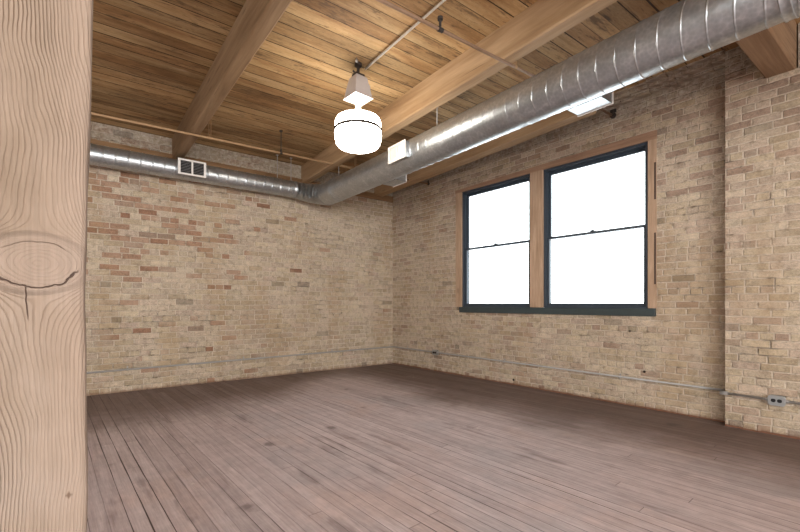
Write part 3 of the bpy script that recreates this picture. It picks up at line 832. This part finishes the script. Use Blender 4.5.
# ballast housing, square and tapering upward, turned so a corner faces the viewer
bm = bmesh.new()
zb, zt = G + .372, G + .585
def sq(s_, z_, sx=1.0): return [(-s_ * sx, -s_, z_), (s_ * sx, -s_, z_), (s_ * sx, s_, z_), (-s_ * sx, s_, z_)]
levels = [sq(.106, zb), sq(.106, zb + .010), sq(.098, zb + .012), sq(.082, zb + .11), sq(.064, zt - .01), sq(.056, zt)]
rg = [[bm.verts.new(p) for p in l] for l in levels]
for a, b in zip(rg, rg[1:]):
    for k in range(4): bm.faces.new((a[k], a[(k + 1) % 4], b[(k + 1) % 4], b[k]))
bm.faces.new(rg[-1])
hs = lpart('ballast_housing', bm, M['housing'], bevel=0.003); 
bm = bmesh.new(); vs = [bm.verts.new((x_, y_, z_ + .006)) for x_, y_, z_ in sq(.104, zb)]; bm.faces.new(vs)
vs2 = [bm.verts.new((x_, y_, z_ + .010)) for x_, y_, z_ in sq(.104, zb)]; bm.faces.new(vs2[::-1])
for k in range(4): bm.faces.new((vs[k], vs[(k + 1) % 4], vs2[(k + 1) % 4], vs2[k]))
hd = lpart('reflector_plate', bm, M['hood'], parent=hs)
bm = bmesh.new(); box(bm, .070, .108, -.055, .055, zb + .050, zb + .150)
box(bm, .100, .112, -.018, .018, zb + .012, zb + .16)
lpart('capacitor_cover', bm, M['housing'], parent=hs, bevel=0.003)
bm = bmesh.new(); tube(bm, [(.118, -.03, zb + .03), (.130, -.03, zb + .08), (.112, -.02, zb + .17), (.05, 0, zt + .02)], .007, 8)
lpart('cable', bm, M['black'], True, hs)
bm = bmesh.new(); box(bm, -.050, .050, -.038, .038, zt, zt + .030)
tube(bm, [(0, 0, zt + .03), (0, 0, -0.045)], .014, 12)
tube(bm, [(0, 0, -.030), (0, 0, 0)], .036, 20)
tube(bm, [(-.03, 0, zt + .03), (-.06, 0, zt + .05)], .010, 8); tube(bm, [(.03, 0, zt + .03), (.07, 0, zt + .04)], .010, 8)
lpart('ceiling_mount', bm, M['iron'], bevel=0.002)
bm = bmesh.new(); bmesh.ops.create_uvsphere(bm, u_segments=14, v_segments=8, radius=.014, matrix=Matrix.Translation((-.06, -.07, -.030)))
tube(bm, [(-.06, -.07, -.030), (-.06, -.07, 0)], .004, 8)
lpart('eye_hook', bm, M['emt'], True)
hs.rotation_euler.z = math.radians(4)

# ------------------------------------------------------------------ light
w = bpy.data.worlds.new('overcast_sky'); SC.world = w; w.use_nodes = True
bgn = w.node_tree.nodes['Background']; bgn.inputs[0].default_value = (0.93, 0.97, 1.0, 1); bgn.inputs[1].default_value = 5.0
def area(name, loc, rot, sx, sy, e, col):
    l = bpy.data.lights.new(name, 'AREA'); l.shape = 'RECTANGLE'; l.size = sx; l.size_y = sy; l.energy = e; l.color = col
    o = bpy.data.objects.new(name, l); COL.objects.link(o); o.location = loc; o.rotation_euler = rot; return o
# daylight entering through the openings behind and beside the viewer
area('daylight', (-2.4, YF + .03, 1.9), (r(90), 0, 0), 2.3, 1.9, 205, (1.0, .97, .93))
area('daylight', (1.0, YF + .03, 1.9), (r(90), 0, 0), 2.3, 1.9, 205, (1.0, .97, .93))
area('daylight', (XL + .03, -2.95, 1.9), (r(90), 0, r(-90)), 1.8, 1.9, 38, (1.0, .97, .93))
area('daylight', (XL + .03, 0.05, 1.9), (r(90), 0, r(-90)), 1.8, 1.9, 38, (1.0, .97, .93))

# ------------------------------------------------------------------ camera
cam = bpy.data.cameras.new('camera'); co = bpy.data.objects.new('camera', cam); COL.objects.link(co)
cam.sensor_width = 36.0; cam.lens = 415.0 * 36.0 / 800.0; cam.shift_y = 37.7 / 800.0; cam.clip_start = 0.02
co.location = (0, 0, CH); co.rotation_euler = (r(90), 0, r(-37.0))
SC.camera = co
SC.view_settings.view_transform = 'Standard'; SC.view_settings.look = 'None'
SC.view_settings.exposure = 0.14; SC.view_settings.gamma = 1.0
SC.view_settings.use_curve_mapping = False
SC.cycles.max_bounces = 8; SC.cycles.diffuse_bounces = 5
SC.cycles.use_denoising = True
